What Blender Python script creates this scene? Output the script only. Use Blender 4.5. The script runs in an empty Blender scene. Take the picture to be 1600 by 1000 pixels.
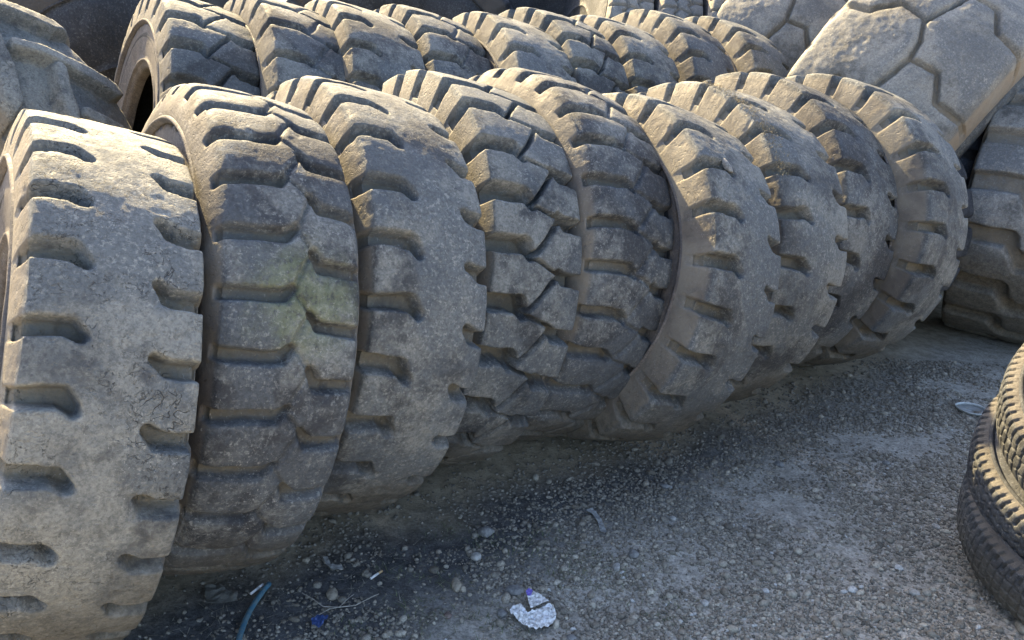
import bpy, math, random
import numpy as np
from mathutils import Vector, Matrix, noise as mnoise

# ------------------------------------------------------------------ camera, sky, sun, exposure
S = bpy.context.scene
COL = S.collection
CAMH = 1.65
PITCH, ROLL, FPX = 0.325585, 0.052032, 1257.66
W_, H_ = 1600.0, 1000.0
Fv = Vector((0, math.cos(PITCH), -math.sin(PITCH)))
R0 = Vector((1, 0, 0)); U0 = R0.cross(Fv)
Rv = R0 * math.cos(ROLL) + U0 * math.sin(ROLL)
Uv = -R0 * math.sin(ROLL) + U0 * math.cos(ROLL)
cd = bpy.data.cameras.new('camera'); cam = bpy.data.objects.new('camera', cd); COL.objects.link(cam)
cd.sensor_width = 36.0; cd.lens = 36.0 * FPX / W_; cd.clip_start = 0.05; cd.clip_end = 2000
Mc = Matrix.Identity(4)
for i in range(3):
    Mc[i][0] = Rv[i]; Mc[i][1] = Uv[i]; Mc[i][2] = -Fv[i]
Mc[0][3], Mc[1][3], Mc[2][3] = 0, 0, CAMH
cam.matrix_world = Mc
S.camera = cam

SUN = Vector((-0.52, 0.745, 0.715)).normalized()
wd = bpy.data.worlds.new("World"); S.world = wd; wd.use_nodes = True
nt = wd.node_tree; bg = nt.nodes['Background']
sky = nt.nodes.new('ShaderNodeTexSky'); sky.sky_type = 'NISHITA'; sky.sun_disc = False
sky.sun_elevation = math.asin(SUN.z); sky.sun_rotation = math.atan2(SUN.x, SUN.y)
sky.air_density = 0.75; sky.dust_density = 2.4; sky.ozone_density = 0.5
nt.links.new(sky.outputs[0], bg.inputs[0]); bg.inputs[1].default_value = 0.06
sl = bpy.data.lights.new('sun', 'SUN'); sl.energy = 2.7; sl.angle = math.radians(0.6); sl.color = (1.0, 0.77, 0.40)
so = bpy.data.objects.new('sun', sl); COL.objects.link(so)
so.rotation_mode = 'QUATERNION'; so.rotation_quaternion = SUN.to_track_quat('Z', 'Y'); so.location = (0, 0, 8)
S.view_settings.view_transform = 'Standard'; S.view_settings.look = 'None'
S.view_settings.exposure = 3.3; S.view_settings.gamma = 1.0

rng = np.random.default_rng(7); random.seed(7)

# ------------------------------------------------------------------ helpers
def gp(px, py, z=0.0):
    d = Rv * ((px - 800) / FPX) + Uv * ((500 - py) / FPX) + Fv
    t = (z - CAMH) / d.z
    return Vector((d.x * t, d.y * t, z))

def hash3(i, j, k, seed):
    n = (i * 374761393 + j * 668265263 + k * 2147483647 + seed * 1274126177) & 0xFFFFFFFF
    n = ((n ^ (n >> 13)) * 1274126177) & 0xFFFFFFFF
    n = ((n ^ (n >> 16)) * 2246822519) & 0xFFFFFFFF
    return ((n ^ (n >> 15)) & 0xFFFFFF) / float(0xFFFFFF)

def vnoise(P, freq, seed=0):
    """value noise -1..1 at points P (..,3)"""
    Q = P * freq + 1000.0
    I = np.floor(Q).astype(np.int64); F = Q - I; F = F * F * (3 - 2 * F)
    r = 0
    for a in (0, 1):
        wa = F[..., 0] if a else 1 - F[..., 0]
        for b in (0, 1):
            wb = F[..., 1] if b else 1 - F[..., 1]
            for c in (0, 1):
                wc = F[..., 2] if c else 1 - F[..., 2]
                r = r + wa * wb * wc * hash3(I[..., 0] + a, I[..., 1] + b, I[..., 2] + c, seed)
    return r * 2 - 1

def fbm(P, freq, oct=3, seed=0, gain=0.5):
    s = 0; A = 1; t = 0
    for o in range(oct):
        s = s + A * vnoise(P, freq * 2.03 ** o, seed + 17 * o); t += A; A *= gain
    return s / t

def link_mesh(name, V, Fq, mat, parent=None, smooth=True):
    me = bpy.data.meshes.new(name)
    V = np.asarray(V, dtype=np.float32); Fq = np.asarray(Fq, dtype=np.int32)
    nf, k = Fq.shape
    me.vertices.add(len(V)); me.vertices.foreach_set('co', V.ravel())
    me.loops.add(nf * k); me.loops.foreach_set('vertex_index', Fq.ravel())
    me.polygons.add(nf); me.polygons.foreach_set('loop_start', np.arange(0, nf * k, k, dtype=np.int32))
    me.polygons.foreach_set('loop_total', np.full(nf, k, dtype=np.int32))
    if smooth: me.polygons.foreach_set('use_smooth', np.ones(nf, dtype=bool))
    me.update(calc_edges=True); me.validate()
    if mat: me.materials.append(mat)
    o = bpy.data.objects.new(name, me); COL.objects.link(o)
    if parent: o.parent = parent
    return o

def grid_faces(n, m, wrap=True):
    i = np.arange(n if wrap else n - 1)[:, None]; j = np.arange(m - 1)[None, :]
    a = i * m + j; b = ((i + 1) % n) * m + j
    return np.stack([a, b, b + 1, a + 1], -1).reshape(-1, 4)

def tag(o, label, cat, group=None, kind=None):
    if label: o['label'] = label
    if cat: o['category'] = cat
    if group: o['group'] = group
    if kind: o['kind'] = kind
    return o

def empty(name):
    e = bpy.data.objects.new(name, None); COL.objects.link(e); e.empty_display_size = 0.1
    return e

# ------------------------------------------------------------------ materials
class NT:
    def __init__(s, name):
        s.m = bpy.data.materials.new(name); s.m.use_nodes = True
        s.t = s.m.node_tree; s.n = s.t.nodes; s.b = s.n['Principled BSDF']
    def node(s, typ, **kw):
        n = s.n.new(typ)
        for k, v in kw.items(): setattr(n, k, v)
        return n
    def l(s, a, b): s.t.links.new(a, b)
    def val(s, sock, v):
        if hasattr(v, 'is_linked') or isinstance(v, bpy.types.NodeSocket): s.l(v, sock)
        else: sock.default_value = v
    def noise(s, vec, scale, detail=4, rough=0.55, dist=0.0, col=False):
        n = s.node('ShaderNodeTexNoise'); s.l(vec, n.inputs['Vector'])
        n.inputs['Scale'].default_value = scale; n.inputs['Detail'].default_value = detail
        n.inputs['Roughness'].default_value = rough; n.inputs['Distortion'].default_value = dist
        return n.outputs['Color' if col else 'Fac']
    def voro(s, vec, scale, feat='DISTANCE_TO_EDGE', rand=1.0):
        n = s.node('ShaderNodeTexVoronoi', feature=feat); s.l(vec, n.inputs['Vector'])
        n.inputs['Scale'].default_value = scale; n.inputs['Randomness'].default_value = rand
        return n.outputs['Distance']
    def ramp(s, x, a, b, lo=0.0, hi=1.0, smooth=True):
        n = s.node('ShaderNodeMapRange', interpolation_type='SMOOTHSTEP' if smooth else 'LINEAR')
        s.val(n.inputs['Value'], x)
        n.inputs['From Min'].default_value = a; n.inputs['From Max'].default_value = b
        n.inputs['To Min'].default_value = lo; n.inputs['To Max'].default_value = hi
        return n.outputs['Result']
    def math(s, op, a, b=0.0, c=0.0):
        n = s.node('ShaderNodeMath', operation=op); s.val(n.inputs[0], a); s.val(n.inputs[1], b)
        if len(n.inputs) > 2: s.val(n.inputs[2], c)
        return n.outputs[0]
    def mix(s, f, a, b):
        n = s.node('ShaderNodeMix', data_type='RGBA')
        s.val(n.inputs['Factor'], f)
        for key, v in (('A', a), ('B', b)):
            sk = [q for q in n.inputs if q.name == key and q.type == 'RGBA'][0]
            if isinstance(v, tuple): sk.default_value = (*v, 1)
            else: s.l(v, sk)
        return [q for q in n.outputs if q.type == 'RGBA'][0]
    def bump(s, h, strength, dist, prev=None):
        n = s.node('ShaderNodeBump'); s.l(h, n.inputs['Height'])
        n.inputs['Strength'].default_value = strength; n.inputs['Distance'].default_value = dist
        if prev is not None: s.l(prev, n.inputs['Normal'])
        return n.outputs[0]

_rc = {}
def rubber(kind='worn', stain=False):
    """weathered tyre rubber: dark rubber, grey dust film, pale specks, cracks, dried mud low down"""
    key = (kind, stain)
    if key in _rc: return _rc[key]
    P = dict(dark_worn=dict(dark=(.040, .042, .046), dust=(.180, .182, .170), amt=.53, speck=.7, crack=.3, mud=.36),
             dusty=dict(dark=(.105, .105, .100), dust=(.27, .265, .245), amt=.48, speck=.5, crack=.2, mud=.75),
             worn=dict(dark=(.052, .054, .056), dust=(.205, .206, .188), amt=.50, speck=.55, crack=.35, mud=.38),
             cracked=dict(dark=(.072, .074, .074), dust=(.232, .229, .203), amt=.44, speck=.8, crack=1.0, mud=.50),
             fresh=dict(dark=(.043, .046, .049), dust=(.180, .184, .172), amt=.50, speck=.35, crack=.1, mud=.35),
             side=dict(dark=(.070, .060, .054), dust=(.155, .136, .120), amt=.48, speck=.2, crack=.15, mud=.40),
             black=dict(dark=(.020, .023, .028), dust=(.075, .078, .084), amt=.56, speck=.25, crack=.1, mud=.30),
             inner=dict(dark=(.016, .016, .016), dust=(.05, .047, .044), amt=.55, speck=.1, crack=0, mud=.3),
             pale=dict(dark=(.110, .106, .095), dust=(.255, .245, .218), amt=.44, speck=.5, crack=.3, mud=.0),
             truck=dict(dark=(.028, .030, .033), dust=(.115, .118, .120), amt=.52, speck=.35, crack=.1, mud=.22))[kind]
    k = NT('rubber_' + kind + ('_stained' if stain else ''))
    tc = k.node('ShaderNodeTexCoord'); oi = k.node('ShaderNodeObjectInfo')
    off = k.node('ShaderNodeVectorMath', operation='SCALE'); cmb = k.node('ShaderNodeCombineXYZ')
    for q, f in enumerate((1.0, 1.7, 2.3)):
        k.val(cmb.inputs[q], k.math('MULTIPLY', oi.outputs['Random'], f))
    k.l(cmb.outputs[0], off.inputs[0]); off.inputs['Scale'].default_value = 37.0
    ad = k.node('ShaderNodeVectorMath', operation='ADD'); k.l(tc.outputs['Object'], ad.inputs[0]); k.l(off.outputs[0], ad.inputs[1])
    v = ad.outputs[0]
    geo = k.node('ShaderNodeNewGeometry'); sep = k.node('ShaderNodeSeparateXYZ'); k.l(geo.outputs['Position'], sep.inputs[0])
    big = k.noise(v, 3.2, 5, .6, .4); mid = k.noise(v, 22, 7, .68, .3); fine = k.noise(v, 120, 6, .7)
    f1 = k.ramp(k.math('ADD', k.math('MULTIPLY', big, .55), k.math('MULTIPLY', mid, .45)), P['amt'] - .085, P['amt'] + .085)
    c = k.mix(f1, P['dark'], P['dust'])
    # broad tonal drift: bluish worn rubber against warmer dust
    c = k.mix(k.ramp(k.noise(v, 2.6, 5, .6, .8), .46, .58, 0, .75), c, tuple(x * y for x, y in zip(P['dust'], (.50, .55, .64))))
    # fine mottling
    c = k.mix(k.ramp(fine, .42, .62, 0, .38), c, tuple(x * .5 for x in P['dark']))
    c = k.mix(k.ramp(k.noise(v, 48, 8, .78), .52, .66, 0, .32), c, tuple(x * .6 for x in P['dark']))
    c = k.mix(k.math('MULTIPLY', k.ramp(k.noise(v, 75, 6, .75), .52, .64), k.ramp(big, .35, .6, .25, .9)), c, tuple(x * 1.25 for x in P['dust']))
    # side of the shoulder: smoother, taupe rubber without the worn tread's speckle
    sha = k.node('ShaderNodeAttribute', attribute_name='shoulder')
    shc = k.mix(k.ramp(big, .35, .62), tuple(x * y for x, y in zip(P['dark'], (2.3, 1.9, 1.5))), tuple(x * y for x, y in zip(P['dust'], (.98, .86, .74))))
    c = k.mix(k.math('MULTIPLY', sha.outputs['Fac'], .85), c, shc)
    # dust settled in the grooves
    gra = k.node('ShaderNodeAttribute', attribute_name='groove')
    c = k.mix(k.math('MULTIPLY', k.ramp(gra.outputs['Fac'], .5, 1.0), k.ramp(mid, .3, .6, .35, .8)), c, tuple(x * y for x, y in zip(P['dust'], (.62, .54, .43))))
    # pale specks and scuffs in patches
    sp = k.math('MULTIPLY', k.ramp(k.noise(v, 190, 3, .6), .60, .70), k.ramp(k.noise(v, 5, 5, .65), .50, .64))
    c = k.mix(k.math('MULTIPLY', sp, P['speck'] * .75), c, (.42, .41, .38))
    scv = k.node('ShaderNodeMapping'); k.l(v, scv.inputs[0]); scv.inputs['Scale'].default_value = (14, 1.6, 5); scv.inputs['Rotation'].default_value = (.4, .5, .2)
    sc = k.math('MULTIPLY', k.ramp(k.noise(scv.outputs[0], 14, 3, .6), .66, .72), k.ramp(k.noise(v, 4.1, 2), .5, .62))
    c = k.mix(k.math('MULTIPLY', sc, .30 + .3 * P['speck']), c, (.38, .37, .34))
    # cracks and pits
    wv = k.node('ShaderNodeVectorMath', operation='MULTIPLY_ADD'); wn = k.noise(v, 30, 3, col=True)
    k.l(wn, wv.inputs[0]); wv.inputs[1].default_value = (.02, .02, .02); k.l(v, wv.inputs[2])
    cr1 = k.ramp(k.math('ABSOLUTE', k.math('SUBTRACT', k.noise(v, 42, 4, .62, .6), .5)), .0, .016, 1, 0); cm = k.math('MULTIPLY', k.ramp(k.noise(v, 5.5, 3), .46, .60), k.ramp(k.noise(v, 37, 2), .44, .54))
    cr1 = k.math('MULTIPLY', cr1, cm)
    cr2 = k.math('MULTIPLY', k.ramp(k.math('ABSOLUTE', k.math('SUBTRACT', k.noise(wv.outputs[0], 11, 3, .6, .5), .5)), .0, .006, 1, 0), k.ramp(k.noise(v, 6.3, 2), .54, .60))
    crk = k.math('MAXIMUM', cr1, cr2); crk = k.math('MULTIPLY', crk, P['crack'])
    c = k.mix(k.math('MULTIPLY', crk, .75), c, (.02, .019, .018))
    pit = k.ramp(k.noise(v, 60, 2, .5), .28, .36, 1, 0)
    if stain:
        dd = k.node('ShaderNodeVectorMath', operation='DISTANCE'); k.l(tc.outputs['Object'], dd.inputs[0]); dd.inputs[1].default_value = stain
        sm = k.math('MULTIPLY', k.ramp(k.math('ADD', dd.outputs['Value'], k.math('MULTIPLY', k.noise(v, 14, 5, .7), .22)), .15, .30, 1, 0), .30)
        sm = k.math('MULTIPLY', sm, k.ramp(gra.outputs['Fac'], .1, .5, 1, .12)); sm = k.math('MULTIPLY', sm, k.ramp(k.noise(v, 55, 6, .75), .38, .52, .25, 1))
        c = k.mix(sm, c, (.27, .30, .13))
    # dried mud: splash height varies with noise; world height, so it stays on the lower part of the tyre
    zz = k.math('ADD', sep.outputs[2], k.math('MULTIPLY', k.math('SUBTRACT', k.noise(v, 5, 5, .65), .5), .38))
    mm = k.ramp(zz, P['mud'] - .24, P['mud'] + .10, .80, 0)
    mudc = k.mix(k.ramp(k.noise(v, 40, 5, .7), .35, .65), (.075, .064, .044), (.150, .130, .096))
    mudc = k.mix(k.ramp(k.noise(v, 160, 4, .7), .5, .66, 0, .4), mudc, (.21, .195, .16)); c = k.mix(mm, c, mudc)
    k.l(c, k.b.inputs['Base Color'])
    k.val(k.b.inputs['Roughness'], k.ramp(mid, .3, .7, .62, .92)); k.b.inputs['Specular IOR Level'].default_value = .32
    h = k.math('ADD', k.math('MULTIPLY', mid, .6), k.math('MULTIPLY', fine, .45))
    h = k.math('SUBTRACT', h, k.math('MULTIPLY', crk, .55)); h = k.math('SUBTRACT', h, k.math('MULTIPLY', pit, .22))
    b1 = k.bump(h, .8, .007); b2 = k.bump(k.noise(v, 330, 3, .6), .5, .0014, b1)
    k.l(b2, k.b.inputs['Normal'])
    _rc[key] = k.m
    return k.m

def simple(name, c1, c2, scale=30, rough=.7, bump=.002, spec=.4, trans=0, alpha=1):
    k = NT(name); tc = k.node('ShaderNodeTexCoord'); v = tc.outputs['Object']
    n = k.noise(v, scale, 6, .65)
    k.l(k.mix(k.ramp(n, .38, .62), c1, c2), k.b.inputs['Base Color'])
    k.b.inputs['Roughness'].default_value = rough; k.b.inputs['Specular IOR Level'].default_value = spec
    if trans: k.b.inputs['Transmission Weight'].default_value = trans
    if bump: k.l(k.bump(n, .6, bump), k.b.inputs['Normal'])
    return k.m

# ------------------------------------------------------------------ ground
ROWN = np.array([-0.57, 0.82]); ROWO = np.array([0.0, 3.37])
def rowd(x, y):            # distance in front of the tyre row
    return -((x - ROWO[0]) * ROWN[0] + (y - ROWO[1]) * ROWN[1])
def gz(x, y):
    x = np.asarray(x, float); y = np.asarray(y, float)
    P = np.stack([x, y, np.zeros_like(x)], -1)
    d = rowd(x, y)
    t = np.clip((-d - .55) / .6, 0, 1); t = t * t * (3 - 2 * t)
    near = np.clip((d - .35) / .4, 0, 1)
    mound = .028 * np.exp(-((d - .02) / .30) ** 2) * (1 + .5 * vnoise(P, 3.1, 21)) * np.clip(1 - (np.hypot(x - .3, y - 3.2) - 2.6) / 1.0, 0, 1)
    far = np.clip(1 - (np.hypot(x, y) - 9) / 6, 0, 1)
    return .26 * t * np.clip(1 - (-d - 4) / 12, 0, 1) + far * (fbm(P, 1.6, 3, 3) * .022 + mound + near * (fbm(P, 11, 3, 9) * .006 + fbm(P, 45, 2, 5) * .0022)) - .004

def axis_pts(lo, hi, step, ext):
    core = np.arange(lo, hi, step); out = []; s = step; x = hi
    while x < ext: x += s; s *= 1.22; out.append(x)
    o2 = []; s = step; x = lo
    while x > -ext: x -= s; s *= 1.22; o2.append(x)
    return np.concatenate([o2[::-1], core, out])
gxs = axis_pts(-1.7, 3.3, .0095, 400); gys = axis_pts(1.2, 4.6, .0095, 400)
GX, GY = np.meshgrid(gxs, gys, indexing='ij')
V = np.stack([GX, GY, gz(GX, GY)], -1).reshape(-1, 3)
F = grid_faces(len(gxs), len(gys), wrap=False)[:, ::-1]
k = NT('dirt_ground'); geo = k.node('ShaderNodeNewGeometry'); v = geo.outputs['Position']
sp = k.node('ShaderNodeSeparateXYZ'); k.l(v, sp.inputs[0])
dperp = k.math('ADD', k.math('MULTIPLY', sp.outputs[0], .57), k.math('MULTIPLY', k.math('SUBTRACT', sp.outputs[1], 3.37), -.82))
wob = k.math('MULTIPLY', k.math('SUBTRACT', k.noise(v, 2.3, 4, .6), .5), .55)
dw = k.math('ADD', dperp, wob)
n1 = k.noise(v, 18, 7, .7); n2 = k.noise(v, 90, 5, .7); n3 = k.noise(v, 260, 3, .6)
brown = k.mix(k.ramp(n1, .35, .65), (.26, .212, .14), (.42, .35, .24))
darker = k.mix(k.ramp(n1, .35, .65), (.060, .059, .058), (.140, .138, .132))  # darker grey tone in a band running along the tyre row
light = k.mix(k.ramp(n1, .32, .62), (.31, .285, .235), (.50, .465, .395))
c = k.mix(k.ramp(dw, .38, .66), brown, darker)
xw = k.math('ADD', dw, k.math('MULTIPLY', k.math('SUBTRACT', sp.outputs[0], .3), .22))
c = k.mix(k.ramp(xw, .62, 1.15), c, light)
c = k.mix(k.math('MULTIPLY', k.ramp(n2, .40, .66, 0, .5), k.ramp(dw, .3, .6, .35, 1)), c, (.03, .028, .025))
c = k.mix(k.math('MULTIPLY', k.ramp(n3, .58, .7), .5), c, (.26, .25, .23))
k.l(c, k.b.inputs['Base Color']); k.b.inputs['Roughness'].default_value = .93; k.b.inputs['Specular IOR Level'].default_value = .2
h = k.math('ADD', k.math('MULTIPLY', n1, .5), k.math('MULTIPLY', n2, .5))
k.l(k.bump(n3, .6, .002, k.bump(h, .9, .012)), k.b.inputs['Normal'])
tag(link_mesh('ground', V, F, k.m), None, None, kind='structure')

# ------------------------------------------------------------------ tyres
def seg_sd(u, q, hwid, pitch, poly):
    """signed distance (m) to a tapered polyline in tread space; poly rows: (u, q, halfwidth m)"""
    best = np.full(u.shape, 9.0)
    for (u0, q0, w0), (u1, q1, w1) in zip(poly[:-1], poly[1:]):
        ax, ay = u0 * hwid, q0 * pitch; bx, by = u1 * hwid, q1 * pitch
        dx, dy = bx - ax, by - ay; L = dx * dx + dy * dy + 1e-12
        px, py = u * hwid - ax, q * pitch - ay
        t = np.clip((px * dx + py * dy) / L, 0, 1)
        d = np.hypot(px - t * dx, py - t * dy) - (w0 + (w1 - w0) * t)
        best = np.minimum(best, d)
    return best

def tyre_parts(root, R, w, N, th0, spec, seed, mt, ms, mi, res=36, lat=64, D=.03, e=.006, wear=.006, rho=.02,
               crown=.006, shl=.12, shw=.03, bulge=.035, cut=1.0, hole=.5, amp=.003, corner=.006, ax_off=0.0, chip=.0, inverse=False, sideonly=False):
    """R tread radius, w half width; builds tread, two sidewalls, inner liner under root (origin at tyre base)"""
    n = int(N * res); th = np.arange(n) * 2 * np.pi / n
    pitch = 2 * np.pi * R / N
    # ---- tread columns
    us = np.linspace(-1, 1, lat)
    lat_c = us * w; edge = np.minimum(1 - np.abs(us), 1) * w
    r_c = R - crown * us ** 2 - corner * np.exp(-edge / .010)
    nsh = 22; ts = np.linspace(0, 1, nsh + 1)[1:]
    sh_lat = w + shw * np.sin(ts * np.pi / 2) ** .9 ; sh_r = R - crown - corner - shl * ts
    ridge = (w + shw, R - crown - corner - shl)
    topL = np.concatenate([-sh_lat[::-1], lat_c, sh_lat]); topR = np.concatenate([sh_r[::-1], r_c, sh_r])
    fl_lat = (w - .004) * (1 - ts) + ridge[0] * ts; fl_r = (R - D - crown) * (1 - ts) + ridge[1] * ts
    floL = np.concatenate([-fl_lat[::-1], lat_c * .995, fl_lat]); floR = np.concatenate([fl_r[::-1], np.full(lat, R - D) - crown * us ** 2, fl_r])
    ucol = np.concatenate([-(1 + ts[::-1] * shl / w), us, 1 + ts * shl / w])
    tcol = np.concatenate([ts[::-1], np.zeros(lat), ts])
    TH, U = np.meshgrid(th, ucol, indexing='ij'); TC = np.broadcast_to(tcol, TH.shape)
    P3 = np.stack([U * w, R * np.cos(TH), R * np.sin(TH)], -1) + seed * 3.1
    Uw = U + vnoise(P3, 9, seed) * .012 / w + vnoise(P3, 34, seed + 1) * .0035 / w
    Q = (TH - math.radians(th0)) / (2 * np.pi) * N
    Qw = Q + (vnoise(P3, 8, seed + 2) * .010 + vnoise(P3, 30, seed + 3) * .003) / pitch
    frac = np.zeros(TH.shape); nearest = np.full(TH.shape, 9.0)
    Qi = np.floor(Qw); q = Qw - Qi
    for gi, g in enumerate(spec):
        poly, dep = g[0], g[1]
        for kk in ((-2, -1, 0, 1, 2) if inverse else (-1, 0, 1)):
            idx = (Qi + kk) % N
            jit = hash3(idx.astype(np.int64), 0 * Qi.astype(np.int64) + gi, 0 * Qi.astype(np.int64), seed) - .5
            sd = seg_sd(Uw * (1 + jit * .05 * (np.abs(poly[0][0]) > 1)), q - kk + jit * .07, w, pitch, poly)
            dj = dep * (1 + jit * .5) if dep < .9 else dep
            f = np.clip((e - sd) / (2 * e), 0, 1); f = f * f * (3 - 2 * f)
            frac = np.maximum(frac, f * dj); nearest = np.minimum(nearest, np.maximum(sd, 0) / max(dep, .15) ** .5)
    if inverse: frac = 1 - frac
    mask = np.interp(TC, [0, .50, .56, .90, .96, 1], [1, 1, .50, .42, 0, 0])
    if cut < 1: mask = np.interp(TC, [0, .22, .34, 1], [1, 1, 0, 0])
    frac = frac * np.where(TC >= .999, 0, mask)
    L = topL[None] * (1 - frac) + floL[None] * frac
    RR = topR[None] * (1 - frac) + floR[None] * frac
    flat = (TC == 0)
    wn = 1 + .6 * vnoise(P3, 5, seed + 5)
    drop = wear * wn * np.exp(-nearest / rho) * (1 - frac)
    if inverse: drop = 0
    nz = amp * fbm(P3, 6, 4, seed + 6) + amp * .35 * fbm(P3, 40, 2, seed + 8)
    if chip:
        cn = vnoise(P3, 16, seed + 9) * .6 + vnoise(P3, 43, seed + 10) * .4
        nz = nz - chip * np.clip(cn - .42, 0, .25) * 4 * np.exp(-nearest / .03)
    edge_m = np.where(flat, 1, 1 - TC)
    RR = RR - drop * np.where(flat, 1, (1 - TC) ** 2) + nz * edge_m
    L = L + np.sign(L) * np.where(flat, 0, nz * (1 - TC))
    # corner wear varies along the edge
    RR = RR - np.where(flat, np.exp(-(1 - np.abs(U)) * w / .014) * np.clip(vnoise(P3, 13, seed + 11), 0, 1) * wear * 1.6, 0)
    V = np.stack([L, -RR * np.cos(TH), RR * np.sin(TH) + R], -1).reshape(-1, 3)
    tro = link_mesh('tread', V, grid_faces(n, len(ucol))[:, ::-1], mt, root)
    at_ = tro.data.attributes.new('shoulder', 'FLOAT', 'POINT'); at_.data.foreach_set('value', (np.clip(TC * 9 - .6, 0, 1) * (1 - frac * .6)).astype(np.float32).ravel())
    ag_ = tro.data.attributes.new('groove', 'FLOAT', 'POINT'); ag_.data.foreach_set('value', (frac if not inverse else frac * .5).astype(np.float32).ravel())
    # ---- sidewalls
    rh = R * hole
    def side(sg):
        r1 = ridge[1]; span = r1 - rh; b = bulge
        pr = [(ridge[0], r1), (ridge[0] + .004, r1 - .003), (ridge[0] + .006, r1 - .008), (ridge[0] + .003, r1 - .013), (ridge[0] - .010, r1 - .018), (ridge[0] - .013, r1 - .024)]
        for t in np.linspace(.08, .80, 12):
            pr.append((ridge[0] - .013 + b * math.sin(math.pi * (t ** .8)) * 1.0 - .035 * max(0, t - .4), r1 - span * t))
        a0 = pr[-1]
        pr += [(a0[0] + .006, a0[1] - .004), (a0[0] + .006, a0[1] - .012), (a0[0] - .002, a0[1] - .016),
               (a0[0] - .010, rh + .02), (a0[0] - .016, rh + .008), (a0[0] - .028, rh), (a0[0] - .06, rh - .002)]
        pr = np.array(pr); m = len(pr); ns = n if n < 1000 else n
        T, _ = np.meshgrid(th, np.zeros(m), indexing='ij')
        Ls = np.broadcast_to(pr[:, 0], T.shape).copy(); Rs = np.broadcast_to(pr[:, 1], T.shape).copy()
        PP = np.stack([Ls, Rs * np.cos(T), Rs * np.sin(T)], -1) + seed + sg
        w0 = np.ones(m); w0[0] = 0
        Ls = Ls + (vnoise(PP, 4, seed) * .004 + vnoise(PP, 22, seed) * .0012) * w0
        V = np.stack([sg * Ls, -Rs * np.cos(T), Rs * np.sin(T) + R], -1).reshape(-1, 3)
        Fq = grid_faces(n, m)
        if sg > 0: Fq = Fq[:, ::-1]
        link_mesh('sidewall', V, Fq, ms, root)
        return pr[-1]
    pl = side(-1); prr = side(1)
    # ---- inner liner
    hw = pl[0]; q0 = hw
    pts = [(-q0, rh - .002), (-q0 - .004, rh + .012), (-(w + shw) + .012, rh + (R - rh) * .4), (-(w) * .9, R - D - .045), (-w * .5, R - D - .025), (0, R - D - .02),
           (w * .5, R - D - .025), (w * .9, R - D - .045), (w + shw - .012, rh + (R - rh) * .4), (q0 + .004, rh + .012), (q0, rh - .002)]
    pts = np.array(pts); pts[3:8, 1] -= (crown + corner); nn = 128; t2 = np.arange(nn) * 2 * np.pi / nn
    T, _ = np.meshgrid(t2, np.zeros(len(pts)), indexing='ij')
    V = np.stack([np.broadcast_to(pts[:, 0], T.shape), -pts[:, 1] * np.cos(T), pts[:, 1] * np.sin(T) + R], -1).reshape(-1, 3)
    link_mesh('inner_liner', V, grid_faces(nn, len(pts)), mi, root)

def place(root, C, a, R, hint=None):
    """C centre, a far-side axis; base of the tyre is C - v*R"""
    a = Vector(a).normalized()
    if hint is None: h = Vector((a.y, -a.x, 0)).normalized()
    else:
        h = Vector(hint); h = (h - a * h.dot(a)).normalized()
    v = h.cross(a)
    if v.z < 0 and hint is None: v = -v
    y = -h
    if a.cross(y).dot(v) < 0: y = -y
    M = Matrix.Identity(4)
    for i in range(3): M[i][0] = a[i]; M[i][1] = y[i]; M[i][2] = v[i]
    B = Vector(C) - v * R
    M[0][3], M[1][3], M[2][3] = B
    root.matrix_world = M
    return v

# grooves: polylines of (u, q, halfwidth); u<0 is the left shoulder, q runs up the tyre in pitches; right notch sits at q=0
def notches(tL, tR, hL, hR, dl=-.16, dr=.16, sl=.0, sr=.0, depL=1, depR=1, zig=0, zw=.004, zb=.5):
    L = [(-1.9, .5 + sl, hL * 1.1), (-.78, .5 + sl, hL), (tL - .16, .5, hL), (tL, .5 + dl, hL * .62)]
    Rr = [(1.9, sr, hR * 1.1), (.78, 0, hR), (tR + .14, .02, hR), (tR, dr, hR * .62)]
    g = [(L, depL), (Rr, depR)]
    if zig:
        g.append(([(tL, .5 + dl, zw), (tR, dr, zw)], zig))            # left tip down to right tip
        g.append(([(tR, dr, zw), (tL + .02, -.5 + dl, zw)], zig))
        g.append(([(tR, 1 + dr, zw), (tL, .5 + dl, zw)], zig))
    return g

FRONT = [
 (-1.2466, 2.0460, 0.7116, 0.3431, 0.9654, -0.2529), (-0.9684, 2.4070, 0.7478, 0.3388, 0.9711, -0.2238),
 (-0.6848, 2.7481, 0.7527, 0.3738, 0.9331, -0.2137), (-0.3634, 3.1249, 0.7685, 0.3567, 0.9759, -0.2069),
 (-0.0311, 3.3698, 0.7775, 0.3925, 0.9343, -0.2107), (0.4215, 3.4117, 0.7367, 0.3813, 0.9677, -0.2470),
 (0.8008, 3.8134, 0.7581, 0.4335, 0.9881, -0.1831), (1.1827, 4.2876, 0.7804, 0.4453, 0.9537, -0.2199),
 (1.6012, 4.4526, 0.7887, 0.4084, 0.9121, -0.1716)]
FN = [28, 30, 26, 26, 30, 24, 24, 23, 24]
FTH = [60.9, 65.9, 48.8, 54.5, 40.0, 53.4, 44.9, 38.6, 31.3]
FL = ['nearest front row tyre, wide worn tread crusted with fine cracks',
      'front row tyre with a yellowish green stain on its tread',
      'smooth front row tyre between the green stained one and the sharp zigzag one',
      'least worn tyre of the front row, sharp blocks divided by deep zigzag grooves',
      'rounded lumpy tyre just right of the sharp blocked one in the front row',
      'front row tyre with a small stone stuck in its notch, broad brown shoulder',
      'front row tyre right behind the one with a stone stuck in its notch',
      'second last tyre at the far right end of the front row',
      'last tyre at the far right end of the front row']
sp1 = notches(-.38, .47, .021, .020, -.14, .16, sr=-.03)
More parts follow.
